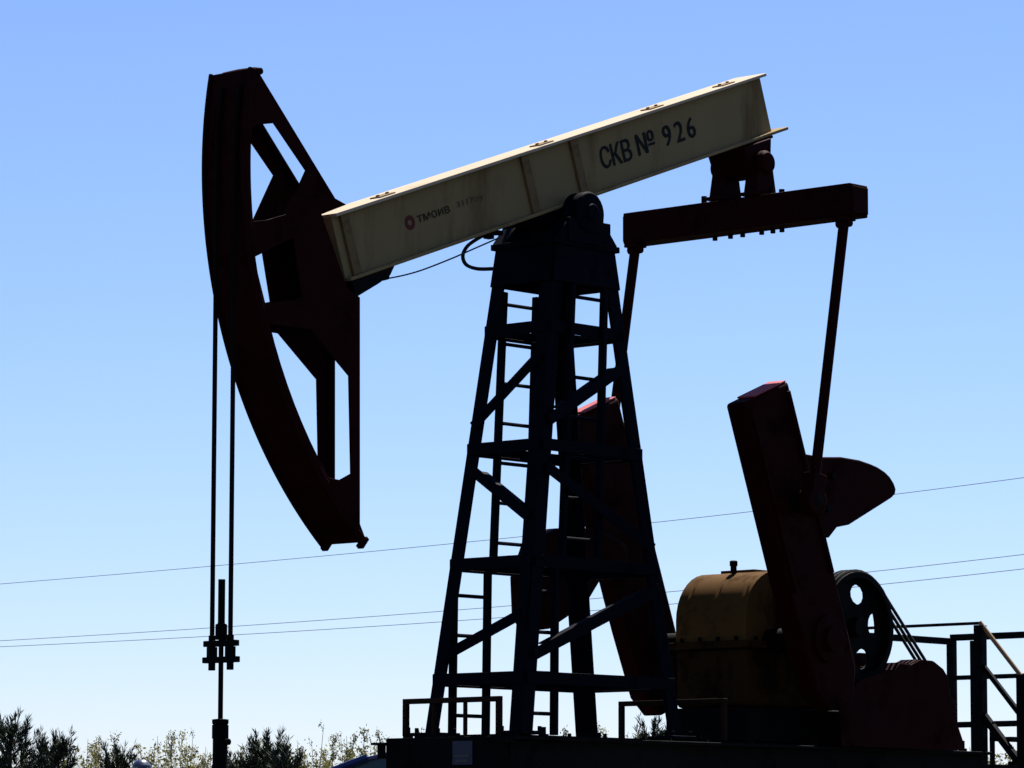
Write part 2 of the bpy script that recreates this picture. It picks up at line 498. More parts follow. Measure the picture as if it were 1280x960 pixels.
for sx in (-1, 1):
    for sy in (-1, 1):
        a = corner(sx, sy, BT + 0.016); b = corner(sx, sy, TOP)
        leg = MB()
        d = (b - a).normalized()
        w = 0.108
        # angle iron, flanges turned inward along x and y
        X = Vector((-sx, 0, 0)); Y = Vector((0, -sy, 0)); t = 0.014
        pr = [(0, 0), (w, 0), (w, t), (t, t), (t, w), (0, w)]
        vs = [p + X * q[0] + Y * q[1] for p in (a, b) for q in pr]
        n = 6
        leg.add(vs, [(i, (i + 1) % n, n + (i + 1) % n, n + i) for i in range(n)] + [(0, 1, 2, 3), (0, 3, 4, 5), (6, 7, 8, 9), (6, 9, 10, 11)])
        ft = a + Vector((-sx * 0.05, -sy * 0.05, 0))
        leg.box((ft.x, ft.y, BT + 0.028), (0.24, 0.22, 0.022))
        for kx in (-1, 1):
            for ky in (-1, 1): leg.cyl((ft.x + kx * 0.09, ft.y + ky * 0.08, BT + 0.03), (ft.x + kx * 0.09, ft.y + ky * 0.08, BT + 0.07), 0.014, n=8)
        leg.build('leg', M['navy'], post, 0.003)
LEV = [5.01, 4.225, 3.465, 2.715]
def face_bar(kind, p, q, z0, z1, mat_parent, w=0.078, name='cross_bar', lift=0.006):
    """bar on the outside of a tower face from corner p at z0 to corner q at z1"""
    a, b = corner(*p, z0), corner(*q, z1)
    d = (b - a).normalized()
    cut = 0.012 if name == 'cross_bar' else 0.055
    a, b = a + d * cut, b - d * cut
    if kind == 'x': nrm = Vector((p[0], 0, 0))       # front / rear face
    else: nrm = Vector((0, p[1], 0))
    t = d.cross(nrm).normalized()
    m = MB()
    a2, b2 = a + nrm * lift, b + nrm * lift
    m.prof([(-w / 2, 0), (w / 2, 0), (w / 2, 0.012), (-w / 2 + 0.012, 0.012), (-w / 2 + 0.012, 0.0) , ] if False else
           [(-w / 2, 0), (w / 2, 0), (w / 2, 0.011), (-w / 2, 0.011)], a2, b2, nrm)
    e = -w / 2 + 0.0055
    m.prof([(e - 0.0055, -0.055), (e + 0.0055, -0.055), (e + 0.0055, 0.0), (e - 0.0055, 0.0)],
           a + d * 0.13 + nrm * lift, b - d * 0.13 + nrm * lift, nrm)
    m.build(name, M['navy'], mat_parent, 0.002)
for z in LEV:
    for sx in (-1, 1): face_bar('x', (sx, 1), (sx, -1), z, z, post, lift=0.003)
    for sy in (-1, 1): face_bar('y', (-1, sy), (1, sy), z, z, post, lift=0.003)
for sx in (-1,):          # front diagonals
    s = 1
    face_bar('x', (sx, 1), (sx, -1), 4.34, 4.85, post, 0.07, 'brace', 0.017)
    face_bar('x', (sx, 1), (sx, -1), 4.14, 3.72, post, 0.07, 'brace', 0.017)
    face_bar('x', (sx, 1), (sx, -1), 2.83, 3.14, post, 0.07, 'brace', 0.017)
for sy in (-1,):          # near side diagonals
    face_bar('y', (-1, sy), (1, sy), 4.36, 4.84, post, 0.075, 'brace', 0.017)
    face_bar('y', (-1, sy), (1, sy), 4.1, 3.58, post, 0.075, 'brace', 0.017)
    face_bar('y', (-1, sy), (1, sy), 2.84, 3.36, post, 0.075, 'brace', 0.017)

# ---- ladders on the two side faces
for sy in (-1, 1):
    y = sy * 0.30
    up = MB(); lo = MB()
    rl = [((-0.165, 5.30), (-0.268, 3.43)), ((0.158, 5.30), (0.085, 3.43))]
    for (xa, za), (xb, zb) in rl: up.bar((xa, y, za), (xb, y, zb), 0.038, 0.045, (0, 1, 0))
    L1 = up.build('ladder', M['navy'], pj, 0.002)
    k = 0; z = 5.22
    while z > 3.48:
        t = (5.30 - z) / 1.87
        xa = rl[0][0][0] + (rl[0][1][0] - rl[0][0][0]) * t; xb = rl[1][0][0] + (rl[1][1][0] - rl[1][0][0]) * t
        MB().cyl((xa, y, z), (xb, y, z), 0.0125, n=8).build('rung', M['navy'], L1)
        z -= 0.265
    rl2 = [((-0.595, 3.50), (-0.612, BT + 0.02)), ((-0.272, 3.50), (-0.29, BT + 0.02))] if sy > 0 else \
          [((-0.66, 3.50), (-0.69, BT + 0.02)), ((-0.375, 3.50), (-0.385, BT + 0.02))]
    yl = sy * 0.34
    for (xa, za), (xb, zb) in rl2: lo.bar((xa, yl, za), (xb, yl, zb), 0.038, 0.045, (0, 1, 0))
    L2 = lo.build('ladder', M['navy'], pj, 0.002)
    for z in (3.27, 3.01, 2.75, 2.49):
        MB().cyl((rl2[0][0][0], yl, z), (rl2[1][0][0], yl, z), 0.0125, n=8).build('rung', M['navy'], L2)

# ---- hoop rails across the base, before and behind the tower
for x, ys, zt in ((-0.93, (0.45, 0.205, -0.07, -0.36), 2.572), (1.207, (0.45, -0.45), 2.618)):
    m = MB()
    m.bar((x, ys[0] + 0.017, zt), (x, ys[-1] - 0.017, zt), 0.034, 0.034)
    h = m.build('hoop_rail', M['rail'], pj, 0.003)
    for i, y in enumerate(ys):
        w = 0.022 if 0 < i < len(ys) - 1 else 0.034
        MB().box((x, y, (BT + 0.016 + zt - 0.017) / 2), (w, w, zt - 0.017 - BT - 0.016)).build('upright', M['rail'], h, 0.003)

# ---- centre bearing
cb = MB().cyl((0.02, -0.18, HP), (0.02, 0.18, HP), 0.075).build('centre_bearing', M['steel'], pj)
for sy in (-1, 1):
    m = MB()
    m.lathe((0.02, sy * 0.175, HP), (0, sy, 0), [(0, 0.11), (0.0, 0.142), (0.12, 0.142), (0.13, 0.13), (0.14, 0.06), (0.155, 0.055)], 28)
    m.box((0.02, sy * 0.235, HP - 0.13), (0.42, 0.12, 0.16))
    for kx in (-1, 1):
        m.cyl((0.02 + kx * 0.175, sy * 0.235, HP - 0.06), (0.02 + kx * 0.175, sy * 0.235, HP + 0.03), 0.022, n=8)
    m.build('bearing_housing', M['navy'], cb, 0.004)
m = MB()
m.box(bm_(0.02, 0.03, 0), (0.62, 0.26, 0.055), Matrix.Rotation(-AL, 3, 'Y'))
m.box(bm_(0.02, -0.02, 0), (0.22, 0.2, 0.08), Matrix.Rotation(-AL, 3, 'Y'))
m.build('saddle', M['navy'], cb, 0.004)

# ---- walking beam
V0, V1, WF = 0.062, 0.494, 0.14
U0, U1 = -2.16, 2.365
TF = 0.022
RY = Matrix.Rotation(-AL, 3, 'Y')
m = MB(); m.box(bm_((U0 + U1) / 2, (V0 + V1) / 2, 0), (U1 - U0, 0.18, V1 - V0 - 2 * TF), RY)
beam = m.build('walking_beam', M['cream'], pj)
MB().box(bm_((U0 + 2.385) / 2, V1 - TF / 2, 0), (2.385 - U0, 2 * WF, TF), RY).build('top_flange', M['cream_lit'], beam, 0.004)
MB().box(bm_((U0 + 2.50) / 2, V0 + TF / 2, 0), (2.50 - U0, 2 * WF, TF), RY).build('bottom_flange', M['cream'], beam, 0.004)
for u in (-2.06, -0.28, 0.235):
    for sy in (-1, 1):
        MB().box(bm_(u, (V0 + V1) / 2, sy * (0.09 + 0.011)), (0.075, 0.022, V1 - V0 - 2 * TF), RY).build('stiffener', M['cream_rust'], beam, 0.003)
for u in (-1.62, -0.02, 1.18, 2.0):
    m = MB()
    m.box(bm_(u, V1 + 0.004, -0.05), (0.14, 0.10, 0.008), RY)
    for k in (-0.045, 0.045): m.cyl(bm_(u + k, V1 + 0.007, -0.05), bm_(u + k, V1 + 0.018, -0.05), 0.013, n=6)
    m.build('lug_plate', M['cream_rust'], beam, 0.002)
# lettering on the near side of the web
YW = -0.0905
for s, ua, ub, v, h, mt in (('С', 0.555, 0.665, 0.19, 0.165, 'letter'), ('К', 0.675, 0.78, 0.19, 0.165, 'letter'), ('В', 0.79, 0.89, 0.19, 0.165, 'letter'),
                            ('№', 0.955, 1.16, 0.20, 0.16, 'letter'), ('9', 1.25, 1.34, 0.20, 0.155, 'letter'),
                            ('2', 1.385, 1.48, 0.20, 0.155, 'letter'), ('6', 1.52, 1.61, 0.20, 0.155, 'letter'),
                            ('тмоив', -1.30, -0.965, 0.245, 0.052, 'letter_small'), ('3117оу', -0.91, -0.62, 0.25, 0.05, 'letter_faint')):
    text_mesh('lettering', s, M[mt], beam, bm_(ua - 0.1 + (0.03 if ua > 0 else 0), v + 0.02, YW), UX, UZ, (0, -1, 0), (ub - ua) * 0.94, h * 0.9)
cc = bm_(-1.475, 0.285, YW - 0.0012)
ring = MB()
n = 28
vs = [cc + UX * (r * math.cos(2 * math.pi * i / n)) + UZ * (r * math.sin(2 * math.pi * i / n)) for r in (0.048, 0.018) for i in range(n)]
ring.add(vs, [(i, (i + 1) % n, n + (i + 1) % n, n + i) for i in range(n)])
ring.build('emblem', M['letter_red'], beam, smooth=0)
# front knuckle under the beam nose
m = MB()
m.add([bm_(u, v, y) for y in (-0.13, 0.13) for u, v in ((-2.15, V0 - 0.001), (-1.74, V0 - 0.001), (-1.80, V0 - 0.05), (-1.92, V0 - 0.075), (-2.15, V0 - 0.11))],
      [(0, 1, 2, 3, 4), (9, 8, 7, 6, 5)] + [(i, (i + 1) % 5, 5 + (i + 1) % 5, 5 + i) for i in range(5)])
m.build('nose_bracket', M['black'], beam, 0.004)

# ---- horsehead
YP = 0.14
RH = 3.0


def pp(px, py, y=-YP):
    q = on(px, py, y=y); return (q.x, q.z)


def arc_pts(r, a0, a1, n):
    return [(r * math.cos(R_(a0 + (a1 - a0) * i / n)), HP + r * math.sin(R_(a0 + (a1 - a0) * i / n))) for i in range(n + 1)]


def ang(p): return math.degrees(math.atan2(p[1] - HP, p[0])) % 360


qa_, qb_ = on(262, 92, y=0.2), on(403, 684, y=0.2)
top_a = ang((qa_.x, qa_.z)); bot_a = ang((qb_.x, qb_.z))
RI = RH - 0.03
outer = arc_pts(RI, top_a, bot_a, 36)
tail = [pp(449, 655), pp(449, 372), pp(433, 360), pp(401, 268), pp(432, 256), pp(418, 248), pp(324, 93)]
inner_r = RH - 0.28
hole1 = [pp(300, 156), pp(342, 154), pp(382, 213), pp(357, 268), pp(331, 275)]
hole2 = [pp(316, 322), pp(366, 297), pp(378, 372), pp(331, 381)]
hole3 = [pp(384, 409), pp(436, 470), pp(438.5, 592), pp(405, 611)]


def arc_side(poly, a0, a1, r):
    return poly + arc_pts(r, a0, a1, 8)


r_in = RH - 0.05


def arc_between(pa, pb, n=8):
    a, b = ang(pa), ang(pb)
    return [(r_in * math.cos(R_(a + (b - a) * i / n)), HP + r_in * math.sin(R_(a + (b - a) * i / n))) for i in range(n + 1)]


h3full = [pp(388, 412), pp(436, 470), pp(438.5, 592), pp(424, 600)] + arc_between(pp(404, 604), pp(333, 405))
hole1 = [pp(320, 156), pp(342, 154), pp(382, 213), pp(357, 268), pp(333, 275)] + arc_between(pp(310, 277), pp(305, 160))
outline = outer + tail
plates = []
hm = MB()
n = 48
cs = arc_pts(RH, top_a, bot_a, n); ci = arc_pts(RI, top_a, bot_a, n)
YA0, YA1 = -0.155, 0.215
vs = [(p[0], y, p[1]) for p in cs for y in (YA0, YA1)] + [(p[0], y, p[1]) for p in ci for y in (YA0, YA1)]
k = 2 * (n + 1)
fs = []
for i in range(n):
    a, b, c2, d = 2 * i, 2 * i + 1, 2 * i + 3, 2 * i + 2
    fs += [(a, b, c2, d), (k + a, k + d, k + c2, k + b), (a, d, k + d, k + a), (b, k + b, k + c2, c2)]
fs += [(0, k, k + 1, 1), (2 * n, 2 * n + 1, k + 2 * n + 1, k + 2 * n)]
hm.add(vs, fs)
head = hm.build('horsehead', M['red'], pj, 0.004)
# rope guide lips along both edges of the face
for y in (YA0, YA1):
    lp = MB(); s = 1 if y > 0 else -1
    oo = arc_pts(RH + 0.018, top_a, bot_a, n); ii = arc_pts(RH + 0.0005, top_a, bot_a, n)
    lp.prism([oo + ii[::-1]], y - s * 0.002, y - s * 0.022)
    lp.build('rope_guide', M['red'], head)
for sy in (-1, 1):
    pm = MB(); pm.prism([outline, hole1, hole2, h3full], sy * YP - 0.008, sy * YP + 0.008)
    pm.build('side_plate', M['red'], head, 0.002)
    # stiffening flange along the rear edges
    for qa, qb in ((tail[6], tail[5]), (tail[1], tail[0])):
        yy = sy * (YP - 0.036)
        A = Vector((qa[0], yy, qa[1])); B = Vector((qb[0], yy, qb[1]))
        A, B = A.lerp(B, 0.06), A.lerp(B, 0.96)
        MB().bar(A, B, 0.054, 0.016, Vector((0, 1, 0)).cross(B - A)).build('edge_flange', M['red'], head)
# cross plates joining the two sides
def cross(qa, qb, name='cross_plate', th=0.014, w=2 * YP - 0.018):
    A = Vector((qa[0], 0, qa[1])); B = Vector((qb[0], 0, qb[1])); c = (A + B) / 2
    d = (B - A); L = d.length; d.normalize()
    rot = Matrix((d, Vector((0, 1, 0)), d.cross(Vector((0, 1, 0))))).transposed()
    MB().box(c, (L, w, th), rot).build(name, M['red'], head)
cross(ci[0], tail[6], 'cap_plate', 0.02, 2 * YP + 0.03)
cross(pp(372, 292), pp(400, 286)); cross(pp(385, 390), pp(430, 372))
for y in (YA0 + 0.03, YA1 - 0.03):
    e = Vector((math.cos(R_(bot_a)), 0, math.sin(R_(bot_a)))); tdir = Vector((-e.z, 0, e.x))
    c = PIV + e * (RH - 0.01) + tdir * 0.022 + Vector((0, y, 0))
    MB().box(c - tdir * 0.012, (0.08, 0.05, 0.03), Matrix((e, Vector((0, 1, 0)), e.cross(Vector((0, 1, 0))))).transposed()).build('rope_stop', M['red'], head, 0.004)
cross(pp(401, 268), pp(433, 360), 'mount_plate', 0.03)
# roundish cap at the top of the face
m = MB(); c = Vector((ci[0][0] + 0.06, 0, ci[0][1] + 0.012))
m.lathe((c.x, YA0 + 0.02, c.z - 0.012), (0, 1, 0), [(0, 0.02), (0.06, 0.032), (0.19, 0.036), (0.32, 0.032), (0.365, 0.02)], 16)
m.build('rope_anchor', M['red'], head)

# ---- equalizer beam, its bearing under the beam's tail
EX, EZ, LE, WE, HE = 1.991, HP + 0.134, 1.017, 0.101, 0.223
m = MB()
m.box((EX, 0, EZ + HE / 2), (2 * WE, 2 * LE, HE))
eq = m.build('equalizer_beam', M['red'], pj, 0.008)
m = MB()
for y in (-0.30, 0.30):
    m.cyl((EX - 0.06, y, EZ + HE), (EX - 0.06, y, EZ + HE + 0.05), 0.02, n=8); m.cyl((EX + 0.06, y, EZ + HE), (EX + 0.06, y, EZ + HE + 0.05), 0.02, n=8)
for y in (-0.30, -0.12, 0.05, 0.30, 0.16, -0.22):
    m.cyl((EX + 0.06, y, EZ - 0.028), (EX + 0.06, y, EZ), 0.018, n=8)
tag(m.build('bolts', M['black'], eq), kind='stuff')
for sy in (-1, 1): MB().box((EX, sy * (LE + 0.008), EZ + HE / 2), (2 * WE - 0.03, 0.014, HE - 0.04)).build('end_plate', M['red'], eq, 0.003)
BZ = 6.39
m = MB()
m.lathe((EX, -0.24, BZ), (0, 1, 0), [(0, 0.03), (0.005, 0.07), (0.03, 0.088), (0.09, 0.088), (0.1, 0.078), (0.38, 0.078), (0.39, 0.088), (0.45, 0.088), (0.475, 0.07), (0.48, 0.03)], 28)
tb = m.build('tail_bearing', M['red'], pj, 0.002)
for y in (-0.155, 0.155):
    m = MB()
    m.prism([[(EX - 0.12, EZ + HE), (EX + 0.12, EZ + HE), (EX + 0.075, BZ - 0.02), (EX - 0.075, BZ - 0.02)]], y - 0.055, y + 0.055)
    m.box((EX, y, EZ + HE + 0.012), (0.30, 0.14, 0.022))
    m.build('pedestal', M['red'], tb, 0.004)
m = MB()
bq = (BZ - HP - EX * math.sin(AL)) / math.cos(AL)
uu = (Vector((EX, 0, BZ)) - PIV).dot(UX)
m.add([Vector(p) for y in (-0.17, 0.17) for p in ((EX - 0.10, y, BZ - 0.085), (EX + 0.10, y, BZ - 0.085), tuple(bm_(uu + 0.17, V0 - 0.012, y)), tuple(bm_(uu - 0.15, V0 - 0.012, y)))],
      [(0, 1, 2, 3), (7, 6, 5, 4), (0, 1, 5, 4), (1, 2, 6, 5), (2, 3, 7, 6), (3, 0, 4, 7)])
m.box(bm_(uu + 0.01, V0 - 0.011, 0), (0.46, 0.27, 0.02), RY)
m.build('bearing_block', M['red'], tb, 0.006)

# ---- cranks, pitmans, counterweights
DC = Vector((0.365, 0, -0.931)); PC = Vector((0.931, 0, 0.365))     # down the crank / across it
TOPC = Vector((1.24, 0, 4.676))
PIN = TOPC + DC * 0.79 + PC * 0.03
SH = TOPC + DC * 1.75
for sy in (-1, 1):
    y0, y1 = (-0.805, -0.635) if sy < 0 else (0.70, 0.86)
    m = MB()
    prof = [(-0.25, 0.0), (0.25, 0.0), (0.25, 1.7), (0.235, 2.05), (0.14, 2.22), (-0.14, 2.22), (-0.235, 2.05), (-0.25, 1.7)]
    pts = [TOPC + PC * a + DC * b for a, b in prof]
    m.prism([[(p.x, p.z) for p in pts]], y0, y1)
    # T-slot rails proud of the outer face
    yo = y0 if sy < 0 else y1
    cr = m.build('crank', M['red'], pj, 0.022, seg=3)
    q = [TOPC + PC * a + DC * b for a, b in ((-0.13, -0.012), (0.235, -0.012), (0.235, 0.0), (-0.13, 0.0))]
    MB().prism([[(p.x, p.z) for p in q]], y0 + 0.012, y1 - 0.012).build('sunlit_end', M['red_lit'], cr, 0.003)  # thin plate added to carry the painted sunlight on the crank end
    for e in (-0.225, 0.195):
        q = [TOPC + PC * a + DC * b for a, b in ((e, 0.06), (e + 0.03, 0.06), (e + 0.03, 1.35), (e, 1.35))]
        MB().prism([[(p.x, p.z) for p in q]], yo, yo + sy * 0.018).build('edge_rib', M['red'], cr, 0.002)
    MB().lathe((SH.x, yo, SH.z), (0, sy, 0), [(0, 0.16), (0.03, 0.16), (0.035, 0.09), (0.07, 0.085)], 24).build('hub', M['red'], cr, 0.002)
    MB().lathe((PIN.x, yo, PIN.z), (0, sy, 0), [(0, 0.075), (0.05, 0.06), (0.10, 0.06), (0.185, 0.05), (0.19, 0.03)], 20).build('crank_pin', M['black'], cr)
    if sy < 0:      # trailing-side weight, upper
        px = [(1000, 566), (1028, 571), (1052, 571), (1075, 575), (1088, 579.5), (1098, 584), (1107, 590), (1113, 596), (1118, 604), (1120.5, 611), (1119.5, 617), (1114, 623), (1062, 656), (1047, 659), (1037, 672), (1012, 672)]
        yw0, yw1 = -0.79, -0.60
        w = [(lambda q: (q.x, q.z))(on(a, b, y=-0.79)) for a, b in px]
        wt = MB().prism([w], yw0, yw1).build('counterweight', M['red'], cr, 0.03, seg=3)
        for a, b in ((1040, 595), (1034, 636)):
            q = on(a, b, y=-0.80); MB().cyl((q.x, -0.82, q.z), (q.x, -0.79, q.z), 0.024, n=6).build('clamp_bolt', M['black'], wt)
    else:           # leading-side weight, lower
        px = [(676, 672), (700, 660), (752, 660), (785, 680), (785, 735), (768, 708), (757, 718), (738, 750), (712, 771), (690, 786), (672, 788), (662, 770), (660, 720)]
        w = [(lambda q: (q.x, q.z))(on(a, b, y=0.66)) for a, b in px]
        MB().prism([w], 0.66, 0.84).build('counterweight', M['red'], cr, 0.03, seg=3)
    yp = sy * 0.935
    top = Vector((1.93, yp, EZ - 0.03)); bot = Vector((PIN.x, yp, PIN.z))
    m = MB()
    m.cyl(bot, top, 0.036, n=16)
    pt = m.build('pitman', M['red'], pj)
    m = MB()
    m.lathe((bot.x, yp - 0.055, bot.z), (0, 1, 0), [(0, 0.085), (0.01, 0.10), (0.10, 0.10), (0.11, 0.085)], 24)
    d = (top - bot).normalized()
    m.box(bot + d * 0.12, (0.13, 0.10, 0.14), Matrix.Rotation(math.atan2(d.x, d.z), 3, 'Y'))
    m.build('lower_bearing', M['red'], pt, 0.003)
    m = MB()
    m.box((1.93, yp, EZ - 0.016), (0.12, 0.11, 0.028)); m.cyl((1.93, yp - 0.055, EZ - 0.045), (1.93, yp + 0.055, EZ - 0.045), 0.03, n=14)
    m.build('upper_joint', M['red'], pt, 0.002)

# ---- gearbox
GX0 = on(846, 800, y=0.30).x; GX1 = 2.62; GT = 3.535; GY = 0.31
def rounded(x0, x1, z0, z1, r, n=9):
    p = [(x0, z0), (x1, z0)]
    p += [(x1 - r + r * math.cos(R_(90 * i / n)), z1 - r + r * math.sin(R_(90 * i / n))) for i in range(n + 1)]
    p += [(x0 + r - r * math.sin(R_(90 * i / n)), z1 - r + r * math.cos(R_(90 * i / n))) for i in range(n + 1)]
    return p
gb = MB().box(((GX0 + GX1) / 2, 0, (BT + 0.26 + 2.995) / 2), (GX1 - GX0, 2 * GY, 2.993 - BT - 0.26)).build('gearbox', M['ochre_shaded'], pj, 0.03, seg=3)  # housing coloured darker than the lid to paint in its shade
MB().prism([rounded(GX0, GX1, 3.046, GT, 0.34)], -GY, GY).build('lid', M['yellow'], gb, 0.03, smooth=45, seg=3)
MB().box(((GX0 + GX1) / 2, 0, BT + 0.14), (GX1 - GX0 + 0.1, 0.72, 0.235)).build('pedestal', M['black'], gb, 0.01)
MB().box(((GX0 + GX1) / 2, 0, 3.02), (GX1 - GX0 + 0.07, 0.70, 0.05)).build('lid_flange', M['ochre_shaded'], gb, 0.006)
for y in (-0.26, -0.02, 0.22):
    MB().prism([[(GX0 + 0.06, 3.28), (GX0 + 0.20, 3.42), (GX0 + 0.26, 3.50), (GX0 + 0.17, 3.495), (GX0 + 0.07, 3.41), (GX0 + 0.02, 3.32)]], y - 0.018, y + 0.018).build('lifting_lug', M['yellow'], gb, 0.004)
q = on(917, 712, y=-0.0)
MB().lathe((q.x, 0, GT - 0.01), (0, 0, 1), [(0, 0.022), (0.05, 0.022), (0.052, 0.028), (0.085, 0.028), (0.09, 0.018)], 14).build('breather', M['red'], gb)
MB().box(((GX0 + GX1) / 2, 0.02, GT + 0.008), (0.36, 0.3, 0.02)).build('inspection_cover', M['yellow'], gb, 0.004)
for xx in (GX0 + 0.35, GX0 + 0.72):
    MB().prism([[(xx - 0.02, 2.7), (xx + 0.02, 2.7), (xx + 0.02, 3.44), (xx - 0.02, 3.44)]], -GY - 0.05, -GY - 0.001).build('side_rib', M['ochre_shaded'], gb, 0.004)
m = MB()
for i in range(7):
    for sy in (-1, 1): m.cyl((GX0 + 0.08 + i * 0.17, sy * 0.335, 2.99), (GX0 + 0.08 + i * 0.17, sy * 0.335, 3.075), 0.014, n=6)
for y in (-0.24, -0.08, 0.08, 0.24): m.cyl((GX0 - 0.02, y, 2.99), (GX0 - 0.02, y, 3.075), 0.014, n=6)
tag(m.build('flange_bolts', M['black'], gb), kind='stuff')
MB().cyl((SH.x, -0.64, SH.z), (SH.x, 0.70, SH.z), 0.085).build('crank_shaft', M['black'], gb)

# ---- pulley, belts, motor
PX, PZ, PR = 2.56, 3.165, 0.385
PY = -0.50


def ring_pts(cx, cz, r, n, a0=0): return [(cx + r * math.cos(2 * math.pi * i / n + a0), cz + r * math.sin(2 * math.pi * i / n + a0)) for i in range(n)]


holes = []
for k in range(5):
    a = 2 * math.pi / 5 * k + 0.1
    cx, cz = PX + 0.235 * math.cos(a), PZ + 0.235 * math.sin(a)
    hp = []
    for i in range(12):
        t = 2 * math.pi * i / 12
        rr, tt = 0.07 * math.cos(t), 0.085 * math.sin(t)
        hp.append((cx + rr * math.cos(a) - tt * math.sin(a), cz + rr * math.sin(a) + tt * math.cos(a)))
    holes.append(hp)
m = MB(); m.prism([ring_pts(PX, PZ, PR - 0.03, 40)] + holes, PY - 0.012, PY + 0.012)
pu = m.build('pulley', M['black'], pj, 0.002)
m = MB(); m.prism([ring_pts(PX, PZ, PR, 40), ring_pts(PX, PZ, PR - 0.045, 40)], PY - 0.07, PY + 0.07); m.build('rim', M['black'], pu, 0.003)
MB().cyl((PX, PY - 0.08, PZ), (PX, -0.40, PZ), 0.07).build('hub', M['black'], pu)
MX, MZ, MR = 3.42, 2.74, 0.11
for y in (PY - 0.04, PY, PY + 0.04):
    dx, dz = MX - PX, MZ - PZ; L = math.hypot(dx, dz); base_a = math.atan2(dz, dx); off = math.acos((PR - MR) / L)
    pts = []
    for i in range(25):
        a = base_a + off + (2 * math.pi - 2 * off) * i / 24; pts.append(Vector((PX + (PR + 0.006) * math.cos(a), y, PZ + (PR + 0.006) * math.sin(a))))
    for i in range(13):
        a = base_a - off + 2 * off * i / 12; pts.append(Vector((MX + (MR + 0.006) * math.cos(a), y, MZ + (MR + 0.006) * math.sin(a))))
    pts.append(pts[0])
    m = MB(); m.tube(pts, 0.012, 6); m.build('drive_belt', M['rubber'], pj)
m = MB()
m.cyl((3.42, -0.18, MZ), (3.42, 0.42, MZ), 0.20, n=28)
for i in range(18):
    a = 2 * math.pi * i / 18
    c = Vector((3.42 + 0.205 * math.cos(a), 0.12, MZ + 0.205 * math.sin(a)))
    m.box(c, (0.035, 0.52, 0.008), Matrix.Rotation(-a, 3, 'Y'))
mo = m.build('motor', M['red'], pj)
MB().cyl((3.42, -0.6, MZ), (3.42, -0.18, MZ), 0.028).build('motor_shaft', M['steel'], mo)
MB().lathe((3.42, PY - 0.07, MZ), (0, 1, 0), [(0, MR), (0.14, MR)], 24).build('motor_pulley', M['black'], mo)
MB().lathe((3.42, 0.42, MZ), (0, 1, 0), [(0, 0.20), (0.08, 0.20), (0.12, 0.15)], 24).build('fan_cover', M['red'], mo)
MB().box((3.42, 0.12, MZ + 0.235), (0.18, 0.2, 0.12)).build('terminal_box', M['red'], mo, 0.006)
m = MB()
m.box((3.42, 0.1, BT + 0.055), (0.7, 0.66, 0.08))
for y in (-0.12, 0.34): m.prism([[(3.2, BT + 0.09), (3.64, BT + 0.09), (3.56, MZ - 0.12), (3.28, MZ - 0.12)]], y - 0.02, y + 0.02)
m.build('motor_stand', M['black'], mo, 0.004)
# belt guard beside the motor
gpx = [(1118, 838), (1125, 829), (1139, 831), (1150, 825), (1168, 827), (1179, 836), (1185, 846), (1187, 866), (1194, 880), (1197, 905), (1206, 932), (1206, 942), (1052, 942), (1050, 880), (1075, 850), (1100, 842)]
w = [(lambda q: (q.x, q.z))(on(a, b, y=-0.62)) for a, b in gpx]
w = [(x, max(z, BT + 0.001)) for x, z in w]
MB().prism([w], -0.62, -0.605).build('belt_guard', M['red'], mo, 0.003)
rim = MB()
for a, b in zip(w[:11], w[1:11]): rim.bar((a[0], -0.53, a[1]), (b[0], -0.53, b[1]), 0.15, 0.012, (0, 0, 1))
rim.build('guard_rim', M['red'], mo)

# ---- grease hose and line at the tower head
hp = [on(a, b, y=0.0) for a, b in ((622, 292), (608, 293), (596, 299), (584, 308), (578.5, 320), (583, 331), (597, 336), (616, 336))]
def smooth_curve(p, k=6):
    out = []
    P = [p[0]] + p + [p[-1]]
    for i in range(1, len(P) - 2):
        for j in range(k):
            t = j / k
            out.append(0.5 * ((2 * P[i]) + (-P[i - 1] + P[i + 1]) * t + (2 * P[i - 1] - 5 * P[i] + 4 * P[i + 1] - P[i + 2]) * t * t + (-P[i - 1] + 3 * P[i] - 3 * P[i + 1] + P[i + 2]) * t ** 3))
    out.append(P[-2]); return out
MB().tube(smooth_curve([Vector(a) for a in hp]), 0.0125, 8).build('grease_hose', M['rubber'], pj)
gl = [on(a, b, y=-0.05) for a, b in ((474, 345), (484, 348), (520, 340), (560, 325), (590, 312), (622, 298))]
MB().tube(smooth_curve([Vector(a) for a in gl]), 0.0055, 6).build('grease_line', M['steel'], pj)
q = on(482, 347, y=-0.05); MB().lathe((q.x - 0.03, q.y, q.z - 0.01), UX, [(0, 0.015), (0.05, 0.018), (0.06, 0.008)], 10).build('grease_fitting', M['black'], pj)
q = on(611, 289, y=-0.05); MB().box((q.x, q.y, q.z), (0.05, 0.05, 0.10)).box((q.x + 0.06, q.y, q.z), (0.12, 0.03, 0.03)).build('hose_clip', M['black'], pj)

